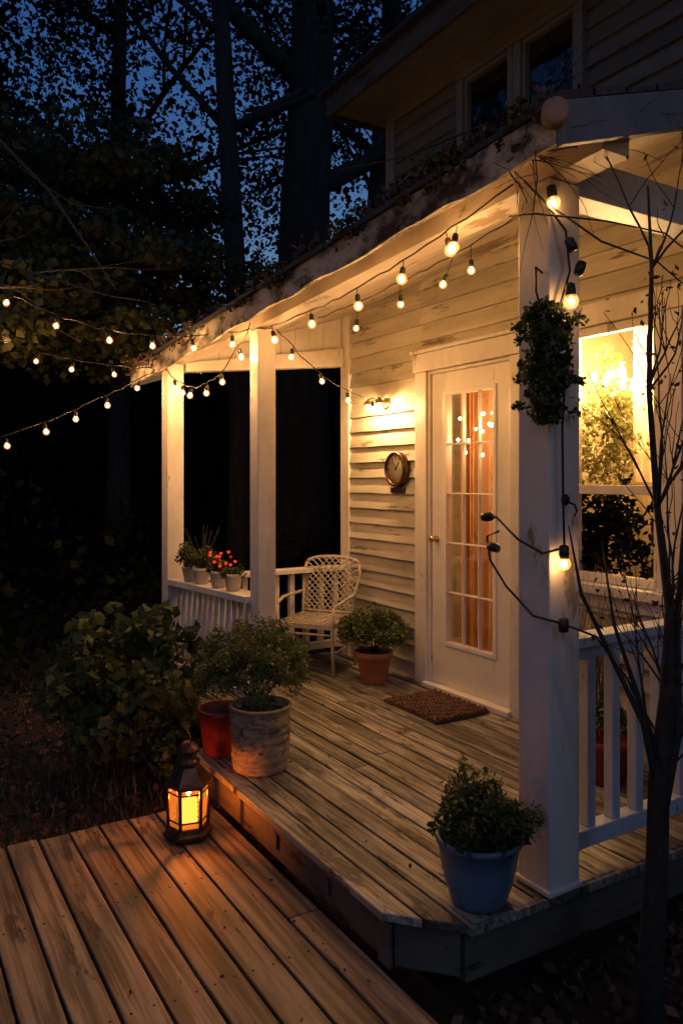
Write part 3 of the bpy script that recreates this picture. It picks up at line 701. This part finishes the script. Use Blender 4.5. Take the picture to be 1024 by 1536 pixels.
# chair
th=math.radians(36); T=Matrix.Translation((-4.66,2.66,0.002))@Matrix.Rotation(th,4,'Z')
E=empty('lattice_garden_chair',(-4.66,2.66,0)); b=B(); b.T=T
sw,sd,sz=.215,.20,.345
for (x,y) in ((-sw,-sd),(sw,-sd)): b.tube([(x,y,0),(x*.97,y,.2),(x*.95,y,sz),(x,y+.01,.47)],[.011,.012,.013,.011],8)
for sx in (-1,1):
    b.tube([(sx*.20,.24,0),(sx*.19,.20,.2),(sx*.19,.185,sz),(sx*.20,.22,.5),(sx*.225,.27,.64),(sx*.205,.295,.715)],[.012,.012,.013,.012,.012,.012],8)
    b.tube([(sx*sw,-sd+.01,.47),(sx*.235,-.05,.50),(sx*.225,.12,.505),(sx*.205,.225,.51)],.012,8)
    b.tube([(sx*sw*.97,-sd,.16),(sx*.19,.2,.16)],.007,6)
top=[(.205*math.cos(t),.295+.012*math.sin(t),.715+.045*math.sin(t)) for t in [i*math.pi/10 for i in range(11)]]; b.tube(top,.013,8)
b.tube([(-.19,.19,.375),(.19,.19,.375)],.010,8)
b.hexa([(-.215,-.215,sz-.02),(.215,-.215,sz-.02),(.20,.20,sz-.02),(-.20,.20,sz-.02),(-.215,-.215,sz+.012),(.215,-.215,sz+.012),(.20,.20,sz+.012),(-.20,.20,sz+.012)])
b.tube([(-sw,-sd,sz-.06),(sw,-sd,sz-.06)],.009,6)
def bk(u,v):
    z=.375+v*(.34+.045*math.sqrt(max(0,1-u*u))); hw=.185+.035*math.sin(min(v,1)*1.9); y=.19+.105*v; return (u*hw,y,z)
for s in (-1,1):
    for k in range(-9,10):
        p=[]
        for i in range(15):
            v=i/14; u=k*.22+s*v*1.9
            if -1<=u<=1: p.append(bk(u,v))
        if len(p)>1: b.tube(p,.0048,5)
for k in range(9):
    x=-.18+k*.045; b.tube([(x,-.2,sz+.014),(x*.95,.19,sz+.014)],.005,5)
for k in range(9):
    y=-.19+k*.045; b.tube([(-.2,y,sz+.016),(.2,y,sz+.016)],.005,5)
b.obj('frame',[M['chair']],E)

# ---------------------------------------------------------------- shrubs and trees
E=empty('leafy_shrub',(-4.40,1.22,-.36)); cs=[]
for _ in range(100):
    a=R(0,6.283); el=math.asin(R(-.9,1)); q=R(.5,1.12)
    cs.append((-4.34+.40*q*math.cos(a)*math.cos(el),1.26+.40*q*math.sin(a)*math.cos(el),.12+.46*q*math.sin(el)))
b=B()
for k in range(26):
    p=Vector(cs[k]); b.tube([(-4.38+R(-.05,.05),1.2+R(-.05,.05),-.36),p*.5+Vector((-4.38,1.2,-.1))*.5,p],[.012,.008,.004],5)
b.obj('stems',[M['twig']],E)
p,rc=clumps(cs,.085,34,shell=.1); leaves('foliage',p,.07,M['leafB'],E,rndc=rc,up=.5,aspect=.7)
E=empty('leafy_shrub',(-3.98,1.32,-.36)); cs=[(-4.0+random.gauss(0,.12),1.36+random.gauss(0,.10),-.02+random.gauss(0,.15)) for _ in range(34)]
b=B()
for k in range(14): b.tube([(-4.0,1.36,-.36),cs[k]],[.008,.003],5)
b.obj('stems',[M['twig']],E)
p,rc=clumps(cs,.08,40,shell=.1); leaves('foliage',p,.045,M['leafB'],E,rndc=rc)

def grow(b,p,d,l,r,depth,tips,spread=.6,seg=6,up=.1):
    pts=[p]; rad=[r]; q=Vector(p); d=Vector(d).normalized(); n=5
    for i in range(n):
        d=(d+Vector((R(-1,1),R(-1,1),R(-1,1)))*.18+Vector((0,0,up*.2))).normalized(); q=q+d*l/n; pts.append(q.copy()); rad.append(r*(1-.45*(i+1)/n))
    b.tube(pts,rad,seg)
    if depth<=0: tips.append(q.copy()); return
    for k in range(random.choice((2,3,3))):
        i=random.choice((2,3,4,5)); dd=(d+Vector((R(-1,1),R(-1,1),R(-.7,1)))*spread).normalized()
        grow(b,pts[i],dd,l*R(.55,.8),rad[i]*.62,depth-1,tips,spread,max(4,seg-1),up)
    grow(b,pts[-1],d,l*.7,rad[-1]*.9,depth-1,tips,spread,max(4,seg-1),up)
E=empty('bare_shrub',(-1.42,1.96,-.36)); b=B(); tips=[]
stem=[(-1.42,1.93,-.36),(-1.43,1.93,-.1),(-1.42,1.95,.2),(-1.435,1.98,.45),(-1.42,2.00,.7),(-1.42,2.01,.95),(-1.44,1.98,1.25),(-1.45,1.955,1.6),(-1.43,1.94,1.95),(-1.45,1.95,2.2)]
b.tube(stem,[.040,.038,.034,.032,.024,.014,.010,.008,.006,.003],8)
b.tube([(-1.42,1.94,.25),(-1.40,2.02,.6),(-1.41,2.03,.9),(-1.39,2.05,1.3),(-1.41,2.06,1.7)],[.018,.014,.010,.008,.004],6)
b.tube([(-1.43,1.97,.42),(-1.45,1.93,.62),(-1.50,1.86,.80),(-1.55,1.78,1.0),(-1.58,1.76,1.2)],[.014,.010,.008,.006,.002],6)
b.tube([(-1.42,1.97,.5),(-1.47,1.92,.72),(-1.53,1.90,.9),(-1.56,1.88,1.15)],[.010,.008,.005,.002],6)
for k in range(36):
    i=random.randint(3,8); s=Vector(stem[i]); 
    grow(b,s,(R(-.5,.35),R(-.4,1.2),R(.3,1.6)),R(.2,.42),.0042,1,tips,.8,5,.3)
b.obj('branches',[M['twig']],E)
pts=[t+Vector((random.gauss(0,.02),random.gauss(0,.02),random.gauss(0,.02))) for t in tips for _ in range(2)]
leaves('dry_leaves',pts,.022,M['dry'],E)
E=empty('dry_vine',(-1.55,1.7,2.3)); b=B(); tips=[]
for k in range(14):
    grow(b,Vector((-1.60+R(-.25,.1),1.64+R(-.02,.1),2.34+R(-.05,.05))),(R(-.6,.6),R(-.2,.9),R(-.5,.25)),R(.16,.34),.003,1,tips,.9,4,-.1)
b.tube([(-1.75,1.60,2.42),(-2.1,1.55,2.43),(-2.5,1.52,2.52)],[.004,.003,.001],5)
b.tube([(-1.72,1.84,2.2),(-1.66,2.0,2.1),(-1.6,2.2,2.05),(-1.55,2.45,1.9)],[.004,.004,.003,.002],5)
b.tube([(-1.9,1.83,2.22),(-1.75,1.80,2.18),(-1.6,1.95,2.14),(-1.5,2.1,2.1),(-1.42,2.3,1.95)],[.003,.004,.003,.003,.002],5)
b.obj('stems',[M['twig']],E)

def tree(name,base,h,r,crown,ncl,rad,per,size,mat,depth=3,lean=(0,0),flat=.8,limbs=6,up=.1):
    E=empty(name,base); b=B(); tips=[]
    n=9; pts=[]; rr=[]
    for i in range(n+1):
        t=i/n; pts.append(Vector((base[0]+lean[0]*t*t+R(-.05,.05)*r*3,base[1]+lean[1]*t*t+R(-.05,.05)*r*3,base[2]+h*t))); rr.append(r*(1.35-.35*min(1,t*6))*(1-.55*t))
    b.tube(pts,rr,14)
    for k in range(limbs):
        i=random.randint(n//3,n); a=R(0,6.28)
        grow(b,pts[i],(math.cos(a),math.sin(a),R(.3,.9)),h*R(.22,.36),rr[i]*.45,depth-1,tips,.6,7,up)
    b.obj('trunk_and_limbs',[M['bark']],E)
    if ncl:
        cs=[]
        cc,cr_=crown
        for _ in range(ncl):
            if tips and R(0,1)<.6:
                t=random.choice(tips); cs.append((t.x+R(-.5,.5),t.y+R(-.5,.5),t.z+R(-.4,.4)))
            else:
                d=Vector((random.gauss(0,1),random.gauss(0,1),random.gauss(0,1))).normalized()*R(.4,1); cs.append((cc[0]+d.x*cr_[0],cc[1]+d.y*cr_[1],cc[2]+d.z*cr_[2]))
        p,rc=clumps(cs,rad,per,flat,.1); leaves('crown',p,size,mat,E,rndc=rc,up=.4,aspect=.7)
    return E
tree('oak_tree',(-9.6,5.2,-.4),13,.46,((-9.6,5.2,9.5),(3.4,3.4,3)),70,.5,80,.09,M['leafD'],lean=(.3,.3),limbs=9)
tree('oak_tree',(-8.9,4.0,-.4),11,.17,((-9.3,3.3,8.5),(3,3,2.5)),50,.45,80,.09,M['leafD'],lean=(-.3,-.5),limbs=7)
tree('oak_tree',(-9.9,6.6,-.4),12,.26,((-9.5,6.5,9),(3,3,3)),40,.45,80,.09,M['leafD'],lean=(.2,.6),limbs=6)
tree('oak_tree',(-13.5,1.0,-.4),12,.24,((-13.5,1,8),(3.4,3.4,3.4)),95,.5,100,.10,M['leafD'],limbs=6)
tree('oak_tree',(-12.0,-3.2,-.4),12,.28,((-12,-3.2,8),(3.4,3.4,3.4)),80,.5,90,.10,M['leafD'],limbs=6)
tree('oak_tree',(-14.5,4.0,-.4),13,.22,((-14.5,4,8.5),(3.4,3.4,3.6)),95,.5,100,.10,M['leafD'],limbs=6)
E=empty('maple_tree',(-8.3,-.9,-.36)); b=B(); tips=[]
b.tube([(-8.3,-.9,-.4),(-8.25,-.85,1.2),(-8.2,-.7,2.6),(-8.2,-.6,4.2),(-8.3,-.5,5.6)],[.20,.16,.13,.10,.05],12)
limbs=[((-8.2,-.7,2.4),(-7.6,.5,3.0),(-7.2,1.5,3.15),(-6.9,2.3,2.95)),((-8.2,-.65,2.9),(-7.4,.6,3.5),(-7.0,1.6,3.5),(-6.6,2.6,3.2)),((-8.2,-.7,2.0),(-7.3,.2,2.5),(-6.7,.9,2.75),(-6.4,1.5,2.6)),((-8.2,-.6,3.5),(-7.6,.8,4.3),(-7.4,1.8,4.3),(-7.2,2.4,4.0))]
cs=[]
for L_ in limbs:
    P_=[]
    for i in range(len(L_)-1):
        for j in range(5): P_.append(Vector(L_[i]).lerp(Vector(L_[i+1]),j/5)+Vector((R(-.03,.03),R(-.03,.03),R(-.03,.03))))
    P_.append(Vector(L_[-1])); n=len(P_); b.tube(P_,[.05*(1-i/n)+.006 for i in range(n)],7)
    for i in range(3,n):
        for k in range(4):
            d=Vector((R(-.8,.8),R(-.8,.8),R(-.35,.25))); q=P_[i]+d; b.tube([P_[i],P_[i].lerp(q,.5)+Vector((0,0,.06)),q],[.01,.007,.003],4); cs.append(q); cs.append(P_[i].lerp(q,R(.4,.9)))
b.obj('trunk_and_limbs',[M['bark']],E)
p,rc=clumps(cs,.25,95,.38,.05); leaves('crown',p,.068,M['leafA'],E,rndc=rc,up=.3,aspect=.8)
E=empty('overhanging_branch',(-4.2,.2,3.1)); b=B(); tips=[]
b.tube([(-4.4,-.25,3.35),(-4.1,.15,3.15),(-3.82,.5,2.9),(-3.7,.7,2.66),(-3.6,.85,2.4),(-3.53,.96,2.2)],[.014,.012,.010,.007,.005,.002],6)
b.tube([(-3.75,.6,2.75),(-3.7,.8,2.62),(-3.62,1.0,2.6)],[.005,.003,.001],5)
b.tube([(-5.0,-.2,2.75),(-4.7,.3,2.62),(-4.4,.75,2.45),(-4.2,1.1,2.33),(-4.1,1.3,2.3)],[.009,.008,.006,.004,.002],6)
b.tube([(-5.1,-.1,2.45),(-4.8,.4,2.4),(-4.5,.8,2.22),(-4.4,1.0,2.1)],[.008,.006,.004,.002],6)
for s in ((-4.1,.15,3.15),(-4.7,.3,2.62),(-4.4,.75,2.45),(-4.8,.4,2.4)):
    grow(b,Vector(s),(R(-.3,.5),R(.2,.9),R(-.6,.2)),.45,.004,1,tips,.7,4,0)
b.obj('twigs',[pm('pale_twig',(.06,.045,.03),(.14,.10,.07),30,.85,.5)],E)

# distant trees mass on an arc
NN=260000
az=np.radians(rng.uniform(105,225,NN)); rad=rng.uniform(15,23,NN); z=rng.uniform(-.3,15,NN)
x=rad*np.cos(az); y=rad*np.sin(az)
def fn(x,y,z,s,ph): return np.sin(x*s+ph+1.7*np.sin(z*s*.7+ph))*np.cos(y*s*1.1-ph+1.3*np.sin(x*s*.6))*np.sin(z*s*1.2+ph*2+np.cos(y*s*.8))
f=fn(x,y,z,.9,.4)+.7*fn(x,y,z,2.3,1.9)+.5*fn(x,y,z,4.7,3.1)
thr=np.interp(z,[0,4,6.5,9,15],[-1,-.4,.05,.18,.25])
keep=f>thr
p=np.stack([x,y,z],1)[keep]
leaves('distant_trees',p,.15,M['leafD'],None,aspect=.7)
b=B(); vs=[]; n=90; m_=8
for i in range(n+1):
    a=math.radians(80+165*i/n)
    for j in range(m_+1):
        t=j/m_; h=7.6+1.2*math.sin(i*.55)+.8*math.sin(i*1.37+1)+R(-.6,.6); rr=25+1.2*math.sin(i*.8)+R(-.4,.4)+2.0*t
        vs.append((rr*math.cos(a),rr*math.sin(a),-.8+h*t))
b.add(vs,[(i*(m_+1)+j,(i+1)*(m_+1)+j,(i+1)*(m_+1)+j+1,i*(m_+1)+j+1) for i in range(n) for j in range(m_)],smooth=True)
b.obj('background_woodland',[pm('woodland',(.004,.006,.003),(.012,.016,.008),1.5,.95,.5)])
cs=[(R(-12,-6.2),R(-3,5.5),-.2+abs(random.gauss(0,.45))) for _ in range(300)]
p,rc=clumps(cs,.4,45,.8,.1); leaves('undergrowth',p,.09,M['leafD'],None,rndc=rc,aspect=.7)
# grass + litter
n=30000; gx=rng.uniform(-9.5,-3.45,n); gy=rng.uniform(-2.2,1.6,n)
dens=np.sin(gx*2.1+1)*np.cos(gy*2.7)+rng.uniform(-1,.8,n); k=dens>-.1
gx,gy=gx[k],gy[k]; gz=-.34+rng.uniform(0,.02,len(gx))
n=len(gx); v=np.empty((n,4,3)); h=rng.uniform(.03,.075,n); a=rng.uniform(0,6.28,n); w=.0035
lx=rng.normal(0,.02,n); ly=rng.normal(0,.02,n)
v[:,0]=np.stack([gx-w*np.cos(a),gy-w*np.sin(a),gz-.02],1); v[:,1]=np.stack([gx+w*np.cos(a),gy+w*np.sin(a),gz-.02],1)
v[:,2]=np.stack([gx+lx+w*.3*np.cos(a),gy+ly+w*.3*np.sin(a),gz+h],1); v[:,3]=np.stack([gx+lx-w*.3*np.cos(a),gy+ly-w*.3*np.sin(a),gz+h],1)
me=bpy.data.meshes.new('grass'); me.vertices.add(n*4); me.vertices.foreach_set('co',v.reshape(-1)); me.loops.add(n*4); me.loops.foreach_set('vertex_index',np.arange(n*4,dtype=np.int32)); me.polygons.add(n); me.polygons.foreach_set('loop_start',np.arange(n,dtype=np.int32)*4); me.materials.append(M['grass'])
at=me.attributes.new('rnd','FLOAT','FACE'); at.data.foreach_set('value',rng.uniform(0,1,n).astype(np.float32)); me.update(calc_edges=True)
o=bpy.data.objects.new('grass',me); COL.objects.link(o)
n=5200; lp=np.stack([rng.uniform(-7,-3.43,n),rng.uniform(-2,1.6,n),-.35+rng.uniform(0,.02,n)],1)
n2=2600; lq=np.stack([rng.uniform(-1.85,.2,n2),rng.uniform(1.42,3.0,n2),-.35+rng.uniform(0,.03,n2)],1)
leaves('leaf_litter',np.concatenate([lp,lq]),.045,M['dry'],None,aspect=.6)
n3=70; l1=np.stack([rng.uniform(-3.3,-1.7,n3),rng.uniform(-.6,1.3,n3),np.full(n3,-.166)],1)
n4=60; l2=np.stack([rng.uniform(-4.8,-1.85,n4),rng.uniform(1.45,3.0,n4),np.full(n4,.008)],1)
leaves('fallen_leaves',np.concatenate([l1,l2]),.016,M['dry'],None,aspect=.6)

# ---------------------------------------------------------------- light, sky
w=bpy.data.worlds.new('World'); scene.world=w; w.use_nodes=True; nt=w.node_tree; bg=nt.nodes['Background']
sky=nt.nodes.new('ShaderNodeTexSky'); sky.sky_type='NISHITA'; sky.sun_disc=False; sky.sun_elevation=math.radians(1.0); sky.sun_rotation=math.radians(-60)
mx=nt.nodes.new('ShaderNodeMix'); mx.data_type='RGBA'; mx.blend_type='MULTIPLY'; mx.inputs[0].default_value=1; mx.inputs[7].default_value=(.20,.60,1.65,1)
nt.links.new(sky.outputs[0],mx.inputs[6]); nt.links.new(mx.outputs[2],bg.inputs[0]); bg.inputs[1].default_value=.15
s=bpy.data.lights.new('dusk_sun','SUN'); s.energy=.08; s.color=(.50,.68,1.0); s.angle=math.radians(12)
so=bpy.data.objects.new('dusk_sun',s); COL.objects.link(so)
dirv=Vector((-.9,.12,-.6)); so.rotation_euler=dirv.to_track_quat('-Z','Y').to_euler()

cam=bpy.data.cameras.new('camera'); co=bpy.data.objects.new('camera',cam); COL.objects.link(co); scene.camera=co
cam.sensor_fit='HORIZONTAL'; cam.sensor_width=24; cam.lens=24*1150/1024; cam.shift_y=-51/1024
co.location=(0,0,1.34); co.rotation_euler=(math.radians(90),0,math.atan2(.852,.524)); cam.clip_start=.05; cam.clip_end=500
scene.view_settings.view_transform='Standard'; scene.view_settings.look='None'; scene.view_settings.exposure=0
